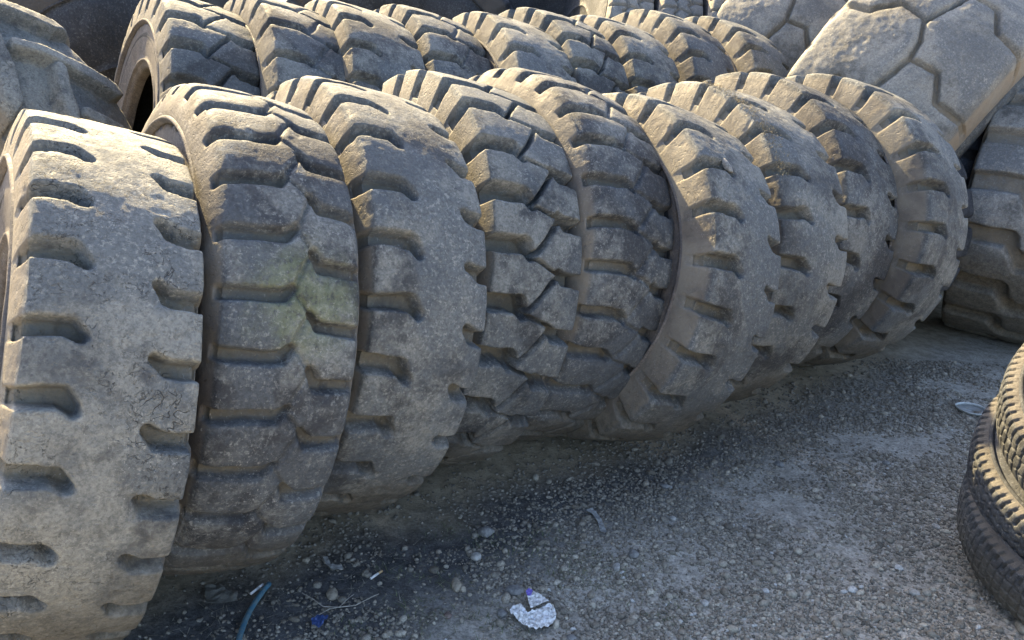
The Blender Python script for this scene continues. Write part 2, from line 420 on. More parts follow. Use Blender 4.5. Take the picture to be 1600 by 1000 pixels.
SPEC = [sp1,
        notches(-.02, .26, .017, .016, .14, .24, sr=-.02, zig=.22, zw=.004),
        notches(-.30, .60, .023, .021, -.20, .12, sr=-.05),
        notches(-.22, .42, .030, .025, -.20, .12, sr=-.08, zig=.60, zw=.0055),
        notches(-.10, .45, .020, .018, -.12, .14, zig=.18, zw=.005),
        notches(-.28, .62, .023, .021, -.16, .10),
        notches(-.25, .60, .023, .022, -.14, .10),
        notches(-.25, .60, .024, .023, -.16, .12),
        notches(-.20, .62, .023, .022, -.12, .10)]
PAR = [dict(D=.056, e=.0048, wear=.002, rho=.010, crown=.004, amp=.0045, corner=.004, res=38, lat=90, shl=.12, shw=.02, bulge=.0, chip=.006),
       dict(D=.040, e=.0052, wear=.006, rho=.012, crown=.010, amp=.003, corner=.007, res=36, lat=88, shl=.10, shw=.035, bulge=.0, cut=0, chip=.005),
       dict(D=.058, e=.0050, wear=.003, rho=.012, crown=.006, amp=.0045, corner=.006, res=40, lat=88, shl=.13, shw=.025, bulge=.0, chip=.005),
       dict(D=.085, e=.0038, wear=.0015, rho=.008, crown=.005, amp=.002, corner=.004, res=44, lat=96, shl=.15, shw=.02, bulge=.0, chip=.003),
       dict(D=.048, e=.0052, wear=.007, rho=.015, crown=.012, amp=.004, corner=.008, res=36, lat=84, shl=.11, shw=.045, bulge=.0, cut=0, chip=.006),
       dict(D=.064, e=.0048, wear=.002, rho=.012, crown=.006, amp=.0055, corner=.006, res=40, lat=82, shl=.14, shw=.02, bulge=.0, chip=.006),
       dict(D=.062, e=.0052, wear=.003, rho=.014, crown=.007, amp=.005, corner=.006, res=38, lat=82, shl=.14, shw=.02, bulge=.0, chip=.006),
       dict(D=.062, e=.0052, wear=.003, rho=.014, crown=.007, amp=.005, corner=.006, res=38, lat=82, shl=.14, shw=.02, bulge=.0, chip=.005),
       dict(D=.064, e=.0048, wear=.003, rho=.013, crown=.007, amp=.004, corner=.006, res=38, lat=82, shl=.15, shw=.02, bulge=.0, chip=.005)]
MT = ['cracked', 'dark_worn', 'worn', 'fresh', 'dark_worn', 'worn', 'worn', 'dark_worn', 'worn']
def axis_of(psi, lam): return Vector((math.sin(psi) * math.cos(lam), math.cos(psi) * math.cos(lam), math.sin(lam)))
for i, t in enumerate(FRONT):
    x, y, R, wd_, psi, lam = t
    a = axis_of(psi, lam)
    vz = math.cos(lam); C = Vector((x, y, R * vz + abs(a.z) * wd_ / 2 - .012))
    root = empty('loader_tyre'); tag(root, FL[i], 'tyre', 'worn loader tyres standing in the front row')
    mt = rubber(MT[i], (.02, -.68, 1.04) if i == 1 else False)
    tyre_parts(root, R, wd_ / 2, FN[i], FTH[i], SPEC[i], 11 + i, mt, rubber('side'), rubber('inner'), hole=.47, **PAR[i])
    place(root, C, a, R)

BACK = [
 (-1.8537, 4.3220, 0.7810, 0.4006, 0.9593, -0.2147, 0.2361), (-1.4444, 4.4616, 0.7826, 0.3926, 0.9328, -0.2130, 0.2527),
 (-1.0803, 4.6539, 0.7813, 0.4085, 0.9783, -0.1929, 0.2513), (-0.7497, 4.9554, 0.7821, 0.3902, 0.9465, -0.1929, 0.2565),
 (-0.2655, 5.0434, 0.7818, 0.3965, 0.9823, -0.1699, 0.2452), (0.0255, 5.3395, 0.7857, 0.4037, 0.9415, -0.1597, 0.2868),
 (0.4181, 5.6514, 0.7818, 0.4012, 0.9959, -0.1762, 0.2828), (0.8249, 5.9766, 0.7828, 0.4002, 0.9963, -0.1738, 0.3490),
 (1.3014, 6.2638, 0.7839, 0.4009, 0.9823, -0.1736, 0.3353)]
BL = ['first back row tyre at the left, open bead hole and sharp blocks',
      'back row tyre right beside the one with the open hole, rounded lumps on its tread',
      'third tyre of the back row, worn smooth with deep side notches',
      'fourth tyre of the back row, just left of the wide dark gap in the row',
      'back row tyre right of the wide dark gap, sunlit shoulder blocks on its left',
      'sixth tyre of the back row, crisp blocks cut by a zigzag groove',
      'seventh tyre of the back row, rounded tread behind the crisp zigzag one',
      'second last tyre of the back row, greyish with smooth lumps',
      'last tyre of the back row, small and next to the huge tilted tyres at right']
BSP = [SPEC[3], SPEC[4], SPEC[2], notches(-.12, .42, .022, .020, -.18, .14, zig=.25), SPEC[5], SPEC[3], SPEC[6], SPEC[6], SPEC[8]]
BPH = [6, 2, 9, 4, 12, 0, 7, 3, 10]
for i, t in enumerate(BACK):
    x, y, R, wd_, psi, lam, z0 = t
    a = axis_of(psi, lam)
    C = Vector((x, y, R * math.cos(lam) + abs(a.z) * wd_ / 2 + z0))
    root = empty('loader_tyre'); tag(root, BL[i], 'tyre', 'worn loader tyres standing in the back row')
    sharp = i in (0, 5)
    tyre_parts(root, R, wd_ / 2, 24, 60 + BPH[i], BSP[i], 40 + i, rubber('fresh' if sharp else ('worn', 'dark_worn')[i % 2]), rubber('side'), rubber('inner'),
               res=30, lat=64, D=.075 if sharp else .055, e=.0045 if sharp else .006, wear=.002 if sharp else .004, rho=.014,
               crown=.008, shl=.14, shw=.02, bulge=.0, hole=.50, amp=.004, corner=.007, chip=.006)
    place(root, C, a, R)

# ------------------------------------------------------------------ other tyres
def big_tyre(label, cat, C, a, R, w, N, th0, spec, seed, mats, hint=None, group=None, name='loader_tyre', **kw):
    root = empty(name); tag(root, label, cat, group)
    tyre_parts(root, R, w, N, th0, spec, seed, rubber(mats[0]), rubber(mats[1]), rubber('inner'), **kw)
    place(root, C, a, R, hint)
    return root

def camdir(r, u, f): return Rv * r + Uv * u + Fv * f

# lying stack of truck tyres at the right
zz = lambda u, hw, A=.05: [(u - A, -.02, hw), (u + A, .5, hw), (u - A, 1.02, hw)]
ST = [((2.201, 2.447, .140), .541, (-.173, -.280)), ((2.184, 2.465, .341), .522, (-.242, -.346)),
      ((2.174, 2.344, .603), .533, (-.308, -.424)), ((2.190, 2.330, .862), .500, (-.370, -.480))]
TS = [[(zz(-.45, .0025, .01), .8), (zz(.0, .0025, .01), .8), (zz(.45, .0025, .01), .8), ([(-.99, .3, .0018), (.99, .3, .0018)], .6), ([(1.6, .0, .006), (.76, .0, .005)], 1), ([(-1.6, .0, .006), (-.76, .0, .005)], 1)],
      [(zz(-.42, .003, .10), .9), (zz(.05, .003, .10), .9), (zz(.50, .003, .10), .9), ([(1.7, .3, .007), (.78, .3, .006)], 1), ([(-1.7, .3, .007), (-.78, .3, .006)], 1)],
      [([(-.9, .1, .0022), (-.3, .35, .0022), (.25, .15, .0022), (.9, .4, .0022)], .8), (zz(-.35, .0022, .06), .6), (zz(.35, .0022, .06), .6), ([(1.7, .4, .006), (.7, .4, .005)], 1)],
      [([(-1.4, .0, .0026), (-.5, .9, .0026), (.0, .1, .0026), (.5, .9, .0026), (1.4, .0, .0026)], 1)]]
SLB = ['bottom truck tyre of the lying stack, muddy tread of small square blocks', 'second truck tyre up in the lying stack, zigzag ribs and toothed shoulder edge',
       'third truck tyre up in the lying stack, wavy cross sipes', 'topmost truck tyre of the lying stack, sunlit herringbone tread']
for i, (C, R, t) in enumerate(ST):
    s_ = .93; C = (C[0] * s_, C[1] * s_, CAMH - s_ * (CAMH - C[2]))
    R *= s_; a = Vector((t[0], t[1], 1)).normalized()
    nz_ = [98, 92, 96, 140][i]
    big_tyre(SLB[i], 'truck tyre', C, a, R, (.086, .086, .084, .10)[i], nz_, 0, TS[i], 70 + i, ('pale' if i == 3 else 'truck', 'black'), hint=(0, 1, 0), group='truck tyres stacked flat', name='truck_tyre',
             res=(14, 14, 14, 10)[i], lat=90, D=.010, e=.0016, wear=.002, rho=.006, crown=.006, shl=.035, shw=.012, bulge=.02, hole=.56, amp=.0015, corner=.004)

# huge tilted tyres at the upper right
L3 = [([(-1.5, .02, .032), (-.66, .08, .018), (-.42, .30, .013), (-.05, .24, .012), (.12, -.20, .013)], 1),
      ([(1.5, .55, .032), (.66, .60, .018), (.46, .84, .013), (.12, .80, .012), (-.05, .24, .013)], 1)]
nf = camdir(.70, -.62, -.36)
P0 = Vector((0, 0, CAMH)) + (Rv * (600 / FPX) + Uv * (395 / FPX) + Fv) * 4.75
def tilt_tyre(label, px, py, D_, nf, R, w, th0, seed, mats, up=.54):
    a = nf.normalized()
    ray = Rv * ((px - 800) / FPX) + Uv * ((500 - py) / FPX) + Fv
    rad = -ray.normalized() * (1.25 - up * .76) + Vector((-.10, 0, up)); rad = (rad - a * rad.dot(a)).normalized()
    P = Vector((0, 0, CAMH)) + ray * D_
    C = P - rad * R
    return big_tyre(label, 'tyre', C, a, R, w, 14, th0, L3, seed, mats, hint=rad, group='huge tilted tyres', name='giant_tyre',
                    res=80, lat=120, D=.050, e=.0065, wear=.014, rho=.030, crown=.085, shl=.24, shw=.05, bulge=.05, hole=.5, amp=.008, corner=.025, chip=.004)
tilt_tyre('huge tilted tyre filling the upper right corner, sunlit zigzag tread', 1408, 85, 4.5, nf, 1.28, .48, 5, 81, ('pale', 'worn'))
tilt_tyre('huge pale tilted tyre behind the back row, left of the bigger corner tyre', 1262, -30, 6.0, camdir(.74, -.54, -.32), 1.15, .46, 14, 82, ('pale', 'worn'), up=.80)

# tyre at the right edge in the shade
RT = [([(-1.7, .5, .060), (-.30, .5, .050), (-.22, .30, .03)], 1), ([(1.7, .0, .060), (-.05, .0, .050), (-.18, .22, .03)], 1), ([(-.22, .30, .018), (-.18, .22, .018)], 1)]
big_tyre('shaded heavy block tyre at the right edge, chalk cross and scribble on it', 'tyre', (3.34, 5.10, .80), (.82, -.57, -.02), .82, .38, 17, 8, RT, 91, ('dusty', 'dusty'),
         res=60, lat=80, D=.055, e=.008, wear=.008, rho=.02, crown=.012, shl=.2, shw=.03, bulge=.03, hole=.5, amp=.006, corner=.006)

# tractor tyre at the upper left with raised bars
TT = [([(-1.9, -1.25, .042), (-.85, -.95, .038), (.10, .02, .030)], 1), ([(1.9, -.75, .042), (.85, -.45, .038), (-.10, .52, .030)], 1)]
big_tyre('leaning tractor tyre with thick slanted bars at the upper left', 'tractor tyre', (-2.74, 3.86, .94), (.12, .92, .34), .96, .30, 16, 12, TT, 95, ('cracked', 'worn'), name='tractor_tyre',
         res=60, lat=80, D=.075, e=.010, wear=.0, rho=.03, crown=.05, shl=.16, shw=.05, bulge=.04, hole=.52, amp=.006, corner=.02, inverse=True)

# dark big tyres standing behind the rows
GSP = [([(-1.5, .5, .03), (-.1, .3, .03)], 1), ([(1.5, .0, .03), (.1, -.2, .03)], 1)]
GB = [('dark tyre behind the tractor tyre at the upper left corner', (-2.5, 5.6, 1.02), (-.15, .98, .12), 1.1, 'black'),
      ('dark tyre standing behind the near end of the back row', (-1.1, 7.6, 1.36), (-.1, .98, .15), 1.15, 'black'),
      ('large dark tyre behind the middle of the back row, smooth sidewall toward the camera', (.30, 8.3, 1.36), (.15, .97, .15), 1.2, 'black'),
      ('large dark tyre between the small block truck tyres and the pale tilted tyre', (2.55, 8.3, 1.5), (-.45, .85, .10), 1.3, 'black'),
      ('dark tyre hidden between the huge corner tyre and the shaded block tyre', (3.3, 6.4, 1.15), (-.45, .85, .10), 1.1, 'black'),
      ('dark tyre squeezed behind the last front row tyre, placed to block sun', (1.93, 4.94, .73), (.80, .60, -.17), .74, 'black'),  # mostly hidden; placed to stop sun slipping past the last tyre
      ('unseen dark tyre added behind the shaded block tyre to block sun', (2.42, 5.58, .98), (.80, .60, -.17), .74, 'black')]  # added unseen tyre, keeps a sun patch off the ground at right
for i, (lb, C, a, R, m) in enumerate(GB):
    big_tyre(lb, 'tyre', C, a, R, .30, 20, 10 * i, GSP, 100 + i, (m, m), group='dark big tyres behind the rows', res=24, lat=40, D=.04, e=.01, wear=.008, rho=.02,
             crown=.02, shl=.18, shw=.03, bulge=.05, hole=.32, amp=.004, corner=.01)
BLK = [([(-1.3, .1, .009), (-.3, .5, .009), (.3, .4, .009), (1.3, .95, .009)], 1), (zz(-.35, .009, .12), 1), (zz(.35, .009, .12), 1)]
for i in range(3):
    big_tyre(['block tread truck tyre behind the back row, left of two sunlit ones', 'block tread truck tyre in the middle of three behind the back row', 'block tread truck tyre behind the back row, right of the other two'][i],
             'truck tyre', (.42 + .40 * i, 7.35 + .10 * i, 1.36), (.93, .20, -.30), 1.1, .17, 54, 0, BLK, 110 + i, ('pale', 'black'), group='block tread tyres behind the back row', name='truck_tyre',
             res=18, lat=40, D=.03, e=.005, wear=.004, rho=.01, crown=.01, shl=.05, shw=.02, bulge=.02, hole=.5, amp=.002, corner=.004)

# ------------------------------------------------------------------ gravel, stones, grass, litter
def ico(sub):
    import bmesh
    bm = bmesh.new(); bmesh.ops.create_icosphere(bm, subdivisions=sub, radius=1)
    v = np.array([p.co[:] for p in bm.verts]); f = np.array([[q.index for q in p.verts] for p in bm.faces]); bm.free()
    return v, f

def rot_rand(n):
    q = rng.normal(size=(n, 4)); q /= np.linalg.norm(q, axis=1)[:, None]
    w, x, y, z = q.T
    return np.stack([np.stack([1 - 2 * (y * y + z * z), 2 * (x * y - z * w), 2 * (x * z + y * w)], -1),
                     np.stack([2 * (x * y + z * w), 1 - 2 * (x * x + z * z), 2 * (y * z - x * w)], -1),
                     np.stack([2 * (x * z - y * w), 2 * (y * z + x * w), 1 - 2 * (x * x + y * y)], -1)], 1)

def stone_mat(name):
    k = NT(name); at = k.node('ShaderNodeAttribute', attribute_name='tone'); tc = k.node('ShaderNodeTexCoord'); v = tc.outputs['Object']
    t = at.outputs['Fac']
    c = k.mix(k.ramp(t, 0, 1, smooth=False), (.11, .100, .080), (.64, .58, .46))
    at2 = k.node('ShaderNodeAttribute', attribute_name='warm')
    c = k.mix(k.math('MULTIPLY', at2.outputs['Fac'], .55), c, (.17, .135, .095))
    c = k.mix(k.ramp(t, .93, .97), c, (.55, .54, .50))
    n = k.noise(v, 150, 5, .7)
    c = k.mix(k.ramp(n, .38, .66, 0, .5), c, (.06, .055, .05))
    k.l(c, k.b.inputs['Base Color']); k.b.inputs['Roughness'].default_value = .85; k.b.inputs['Specular IOR Level'].default_value = .3
    k.l(k.bump(n, .6, .002), k.b.inputs['Normal'])
    return k.m
STONE = stone_mat('gravel_stone')

def scatter(name, n, sub, smin, smax, power, dens, smooth):
    v, f = ico(sub)
    X = rng.uniform(-1.6, 3.3, n * 6); Y = rng.uniform(1.3, 4.5, n * 6)
    ok = rng.random(len(X)) < dens(X, Y); X = X[ok][:n]; Y = Y[ok][:n]; n = len(X)
    s = smin + (smax - smin) * rng.random(n) ** power
    sc = np.stack([s * rng.uniform(.8, 1.3, n), s * rng.uniform(.6, 1.05, n), s * rng.uniform(.45, .85, n)], -1)
    sh = 1 + .22 * rng.normal(size=(n, len(v))).clip(-1.3, 1.3) * (1 if sub == 1 else .4)
    P = v[None] * sh[..., None] * sc[:, None]
    yaw = rng.uniform(0, 6.283, n); tilt = rng.normal(0, .25, n)
    c, s_ = np.cos(yaw), np.sin(yaw); x, y, z = P[..., 0], P[..., 1], P[..., 2]
    z2 = z * np.cos(tilt)[:, None] + x * np.sin(tilt)[:, None]; x2 = x * np.cos(tilt)[:, None] - z * np.sin(tilt)[:, None]
    Q = np.stack([x2 * c[:, None] - y * s_[:, None] + X[:, None], x2 * s_[:, None] + y * c[:, None] + Y[:, None], z2 + (gz(X, Y) + sc[:, 2] * .35)[:, None]], -1)
    Fq = (f[None] + (np.arange(n) * len(v))[:, None, None]).reshape(-1, 3)
    o = link_mesh(name, Q.reshape(-1, 3), Fq, STONE, smooth=smooth)
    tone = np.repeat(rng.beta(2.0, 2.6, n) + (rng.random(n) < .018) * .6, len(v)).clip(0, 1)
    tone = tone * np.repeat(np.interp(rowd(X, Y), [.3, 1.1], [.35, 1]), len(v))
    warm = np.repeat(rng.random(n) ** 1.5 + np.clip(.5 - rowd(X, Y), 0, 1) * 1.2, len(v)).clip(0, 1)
    for nm, arr in (('tone', tone), ('warm', warm)):
        a = o.data.attributes.new(nm, 'FLOAT', 'POINT'); a.data.foreach_set('value', arr.astype(np.float32))
    return o
def dens(X, Y):
    d = rowd(X, Y); P = np.stack([X, Y, 0 * X], -1)
    nzv = fbm(P, 3.2, 4, 77, .6)
    base = np.interp(d, [-.9, -.4, .3, .5, .8, 1.2, 2.2], [.0, .04, .10, .45, .85, 1.0, 1.0])
    left = np.interp(X, [-.9, -.2, .5], [.40, .6, 1])
    return np.clip(base * left * (.74 + 1.7 * nzv), 0.03, 1)
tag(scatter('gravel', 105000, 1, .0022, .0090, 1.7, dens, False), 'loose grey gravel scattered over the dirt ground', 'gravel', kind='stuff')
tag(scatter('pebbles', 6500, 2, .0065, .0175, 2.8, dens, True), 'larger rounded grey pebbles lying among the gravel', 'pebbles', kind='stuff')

# grass tufts and straw
def blades(name, n, cen, spread, l0, l1, mat, flat=.0):
    V = []; F_ = []
    for i in range(n):
        cx, cy = random.choice(cen); x = random.gauss(cx, spread); y = random.gauss(cy, spread * .8)
        z = float(gz(x, y)); a = random.uniform(0, 6.283); L = random.uniform(l0, l1); wd2 = random.uniform(.0007, .0015)
        dx, dy = math.cos(a), math.sin(a); up = random.uniform(.25, 1.0) * (1 - flat)
        b = len(V)
        for t in (0, .5, 1):
            px = x + dx * L * t * (1.1 - up * .7); py = y + dy * L * t * (1.1 - up * .7); pz = z + .002 + L * up * (t - .35 * t * t) + flat * .006
            ww = wd2 * (1 - t * .85); V += [(px - dy * ww, py + dx * ww, pz), (px + dy * ww, py - dx * ww, pz)]
        F_ += [(b, b + 1, b + 3, b + 2), (b + 2, b + 3, b + 5, b + 4)]
    return link_mesh(name, V, F_, mat)
g1 = simple('dull_grass', (.055, .075, .03), (.16, .17, .085), 40, .7, 0)
g2 = simple('dry_straw', (.16, .14, .10), (.34, .31, .24), 30, .8, 0)
cen = [gp(p, q)[:2] for p, q in [(700, 830), (760, 850), (820, 860), (880, 880), (930, 870), (900, 900), (860, 840), (960, 900), (700, 900), (760, 960), (680, 970), (640, 950), (790, 985), (560, 985), (620, 890), (1040, 960)]]
tag(blades('grass', 900, cen, .05, .012, .04, g1), 'sparse green grass growing between the gravel', 'grass', kind='stuff')
cen2 = cen + [gp(p, q)[:2] for p, q in [(350, 960), (420, 970), (480, 940), (540, 930), (1150, 990), (1300, 980), (1450, 985), (300, 990)]]
tag(blades('straw', 650, cen2, .12, .015, .05, g2, .8), 'dry straw bits lying on the dirt', 'straw', kind='stuff')

def stone(px, py, wpx, hpx, rotdeg, mat, label, z=None, group=None, depth=None):
    g = gp(px, py); v, f = ico(3)
    d = depth or (g - Vector((0, 0, CAMH))).dot(Fv); s = wpx / FPX * d / 2; s2 = hpx / FPX * d / 2 * 1.25
    r = random.randrange(1000); nz_ = fbm(v, 1.3, 3, r)[:, None] * .35 + 1
    # facet the stone by clipping against random planes
    P = v * nz_
    for _ in range(9):
        nrm = rng.normal(size=3); nrm /= np.linalg.norm(nrm); dd = P @ nrm; ov = np.clip(dd - .78, 0, None); P = P - ov[:, None] * nrm * .85
    P = P * np.array([s, s2, min(s, s2) * .62]); a = math.radians(rotdeg); c_, s__ = math.cos(a), math.sin(a)
    P = np.stack([P[:, 0] * c_ - P[:, 1] * s__, P[:, 0] * s__ + P[:, 1] * c_, P[:, 2]], -1)
    o = link_mesh('stone', P, f, mat); o.location = (g.x, g.y, float(gz(g.x, g.y)) + min(s, s2) * .32) if z is None else z
    return tag(o, label, 'stone', group)
sg = simple('grey_stone', (.13, .128, .12), (.24, .235, .22), 60, .85, .002); sl_ = simple('pale_stone', (.26, .25, .22), (.42, .40, .36), 60, .85, .002)
st_ = simple('tan_stone', (.20, .17, .125), (.33, .29, .22), 60, .85, .002); sdk = simple('reddish_stone', (.12, .085, .07), (.20, .15, .125), 60, .85, .002)
STN = [(805, 923, 32, 18, -10, sg, 'flat grey stone touching the silvery crumpled foil'), (784, 955, 18, 16, 30, sg, 'round grey stone just left of the silvery foil'),
 (713, 914, 18, 26, 10, st_, 'upright pale stone lying left of the grey flat stone by the foil'), (743, 871, 20, 17, 0, sl_, 'round pale pebble near the left edge of the grass patch'),
 (759, 835, 28, 20, 15, sg, 'dark flat stone in the dark gravel below the smooth tyres'), (964, 887, 13, 18, -15, sl_, 'small whitish oval stone right of the grass patch'),
 (990, 868, 20, 16, 25, sg, 'grey stone next to the whitish oval stone'), (1101, 941, 17, 13, 20, sl_, 'bright pale stone in the light gravel at the bottom'),
 (1052, 810, 11, 11, 0, sl_, 'small bright round pebble in the middle of the dark gravel'), (1040, 760, 22, 10, -10, sg, 'flat grey stone at the upper edge of the dark gravel'),
 (519, 929, 18, 24, 20, st_, 'pale round stone beside the thin twig'), (478, 874, 13, 12, 0, st_, 'small tan stone below the green stained tyre'),
 (1428, 931, 18, 16, 30, sl_, 'pale stone in the light gravel at the lower right'), (1463, 821, 12, 13, 0, sl_, 'whitish pebble next to the stacked truck tyres'),
 (1326, 588, 12, 8, 0, st_, 'small tan stone on the bare dirt in front of the last tyre'), (893, 994, 20, 12, 0, sg, 'grey stone at the bottom edge right of the foil'),
 (1600, 985, 34, 28, -20, st_, 'pale tan stone at the foot of the stacked truck tyres'), (700, 958, 14, 12, 0, sdk, 'reddish brown stone left of the foil in the grass'),
 (1218, 722, 16, 12, 10, sg, 'grey stone in the gravel right of the middle'), (1385, 722, 15, 9, 15, sg, 'flat light grey stone near the stacked tyres')]
for a in STN: stone(*a)

# stone stuck in a tread notch of the sixth front tyre
def on_front(i, thd, u, lift=0.0):
    x, y, R, wd_, psi, lam = FRONT[i]; a = axis_of(psi, lam); h = Vector((math.cos(psi), -math.sin(psi), 0)); v = h.cross(a)
    if v.z < 0: v = -v
    C = Vector((x, y, R * math.cos(lam) + abs(a.z) * wd_ / 2 - .012))
    return C + a * (u * wd_ / 2) + (h * math.cos(math.radians(thd)) + v * math.sin(math.radians(thd))) * (R + lift)
pz = on_front(5, 46, -.32, -.004)
o = stone(1133, 255, 15, 22, 30, sg, 'small grey stone wedged in the tread notch of a front row tyre', z=pz, depth=3.1)
o.rotation_euler = (.9, .2, .4)

def tube(name, pts, rad, mat, parent=None, nseg=12, cap=True, taper=None):
    pts = [Vector(p) for p in pts]; V = []; F_ = []
    for i, p in enumerate(pts):
        t = (pts[min(i + 1, len(pts) - 1)] - pts[max(i - 1, 0)]).normalized()
        s1 = t.cross(Vector((0, 0, 1))); s1 = s1.normalized() if s1.length > 1e-4 else Vector((1, 0, 0)); s2 = s1.cross(t)
        r = rad * (taper[i] if taper else 1)
        for k_ in range(nseg):
            an = 2 * math.pi * k_ / nseg; V.append(p + s1 * math.cos(an) * r + s2 * math.sin(an) * r)
    for i in range(len(pts) - 1):
        for k_ in range(nseg):
            b = (k_ + 1) % nseg; F_.append((i * nseg + k_, i * nseg + b, (i + 1) * nseg + b, (i + 1) * nseg + k_))
    if cap:
        n = len(V); V += [pts[0], pts[-1]]
        for k_ in range(nseg):
            b = (k_ + 1) % nseg; F_.append((n, b, k_, k_)); m_ = (len(pts) - 1) * nseg; F_.append((n + 1, m_ + k_, m_ + b, m_ + b))
        F4 = [f for f in F_ if len(set(f)) == 4]; F3 = [tuple(dict.fromkeys(f)) for f in F_ if len(set(f)) == 3]
        me = bpy.data.meshes.new(name); me.from_pydata([tuple(v) for v in V], [], F4 + F3)
        me.polygons.foreach_set('use_smooth', [True] * len(me.polygons)); me.materials.append(mat)
        o = bpy.data.objects.new(name, me); COL.objects.link(o)
        if parent: o.parent = parent
        return o
    return link_mesh(name, [tuple(v) for v in V], F_, mat, parent)
def gpz(px, py, dz): 
    g = gp(px, py); return Vector((g.x, g.y, max(0, float(gz(g.x, g.y))) + dz))
blue = simple('faded_blue_plastic', (.045, .14, .20), (.115, .175, .19), 70, .6, .0008)
hose_pts = [gpz(421, 917, .012), gpz(412, 927, .011), gpz(401, 942, .010), gpz(391, 958, .010), gpz(383, 975, .010), gpz(376, 995, .010), gpz(368, 1025, .010), gpz(362, 1060, .010)]
def resample(p, k_):
    out = []
    for i in range(len(p) - 1):
        for j in range(k_): out.append(p[i].lerp(p[i + 1], j / k_))
    return out + [p[-1]]
tag(tube('hose', resample(hose_pts, 3), .0085, blue), 'short piece of faded blue hose lying on the dirt', 'hose')
white = simple('white_paper', (.62, .61, .58), (.74, .73, .70), 60, .8, .0006); tan = simple('filter_tan', (.40, .27, .13), (.48, .34, .18), 80, .8, 0)
def butt(p0, p1, label, dz=.005):
    a, b = gpz(*p0, dz), gpz(*p1, dz); r = empty('cigarette_butt'); r.location = a; bpy.context.view_layer.update()
    tube('paper_tube', [Vector((0, 0, 0)), (b - a) * .33, (b - a) * .66], .0042, white, r, 10)
    tube('filter', [(b - a) * .662, (b - a) * .85, (b - a)], .0042, white if p0[0] < 450 else tan, r, 10)
    tag(r, label, 'cigarette butt')
butt((392, 933), (411, 918), 'white cigarette butt next to the end of the blue hose', .012)
butt((579, 906), (597, 894), 'greyish cigarette butt lying right of the twig')

# silvery crumpled foil with a purple corner
def sheet(name, outline, mat, nx, amp, freq, thick, zlift, seed, parent=None, fold=None):
    """crumpled sheet filling an outline given in ground points"""
    import bmesh
    O = [gp(*p) for p in outline]; c0 = sum(O, Vector()) / len(O); O2 = [p - c0 for p in O]
    bm = bmesh.new(); vs = [bm.verts.new((p.x, p.y, 0)) for p in O2]; bm.faces.new(vs)
    bmesh.ops.triangulate(bm, faces=bm.faces[:])
    for _ in range(nx): bmesh.ops.subdivide_edges(bm, edges=bm.edges[:], cuts=1, use_grid_fill=True); bmesh.ops.triangulate(bm, faces=bm.faces[:])
    for v in bm.verts:
        q = np.array([[v.co.x, v.co.y, 0.]]); n = abs(float(fbm(q, freq, 3, seed, .6)[0])) * 2 - .5
        v.co.z = amp * n + (fold(v.co) if fold else 0)
    me = bpy.data.meshes.new(name); bm.to_mesh(me); bm.free(); me.materials.append(mat)
    o = bpy.data.objects.new(name, me); COL.objects.link(o)
    md = o.modifiers.new('thickness', 'SOLIDIFY'); md.thickness = thick
    o.location = Vector((c0.x, c0.y, max(0, float(gz(c0.x, c0.y))) + zlift))
    if parent: o.parent = parent; o.location = o.location - parent.location
    return o
kf = NT('crumpled_foil'); tcf = kf.node('ShaderNodeTexCoord'); vf = tcf.outputs['Object']
nf1 = kf.noise(vf, 75, 4, .6); cf = kf.mix(kf.ramp(nf1, .36, .60), (.45, .45, .43), (.86, .85, .81)); cf = kf.mix(kf.ramp(kf.noise(vf, 34, 3), .55, .66, 0, .25), cf, (.42, .47, .60))
kf.l(cf, kf.b.inputs['Base Color']); kf.b.inputs['Roughness'].default_value = .42; kf.b.inputs['Metallic'].default_value = .15
kf.l(kf.bump(kf.voro(vf, 42), .9, .006), kf.b.inputs['Normal'])
purple = simple('purple_print', (.14, .10, .42), (.26, .21, .62), 90, .5, .001)
fo = empty('crumpled_foil'); fo.location = gpz(832, 958, .006); bpy.context.view_layer.update()
sheet('foil_sheet', [(796, 957), (803, 949), (817, 951), (824, 962), (827, 961), (858, 948), (866, 953), (869, 966), (866, 975), (856, 983), (838, 987), (826, 984), (812, 977), (805, 968), (798, 963)], kf.m, 4, .008, 55, .0006, .012, 3, fo)
sheet('foil_flap', [(823, 941), (833, 933), (846, 940), (857, 948), (828, 960)], kf.m, 3, .006, 50, .0006, .024, 5, fo)
sheet('purple_corner', [(821, 935), (825, 930), (832, 933), (829, 941), (823, 941)], purple, 3, .003, 60, .0006, .027, 6, fo)
tag(fo, 'crumpled silvery foil wrapper with a purple corner on the gravel', 'foil wrapper')
tag(sheet('plastic_scrap', [(486, 970), (497, 964), (514, 966), (506, 976), (498, 986), (488, 980)], simple('dark_blue_film', (.03, .06, .16), (.05, .09, .24), 50, .35, .001), 3, .010, 40, .0006, .010, 8), 'dark blue plastic scrap below the twig', 'plastic scrap')
clear = simple('dusty_film', (.13, .125, .105), (.20, .19, .16), 40, .35, .001)
tag(sheet('plastic_film', [(320, 917), (345, 918), (362, 928), (372, 940), (352, 944), (322, 948)], clear, 3, .006, 22, .0006, .008, 9), 'dusty clear film scrap left of the blue hose', 'plastic scrap')
tag(sheet('plastic_strip', [(915, 799), (925, 796), (932, 803), (940, 815), (948, 834), (938, 834), (934, 818), (926, 806)], simple('grey_film', (.22, .22, .21), (.36, .36, .34), 40, .4, .001), 3, .005, 30, .0006, .008, 12), 'bent strip of grey plastic in the dark gravel', 'plastic strip')
tag(sheet('paper_scrap', [(505, 874), (512, 872), (517, 884), (534, 885), (536, 891), (522, 894), (511, 886)], simple('dirty_paper', (.22, .215, .19), (.34, .33, .30), 50, .8, .001), 3, .005, 30, .0006, .007, 14), 'small dirty paper scrap below the smooth tyre', 'paper scrap')

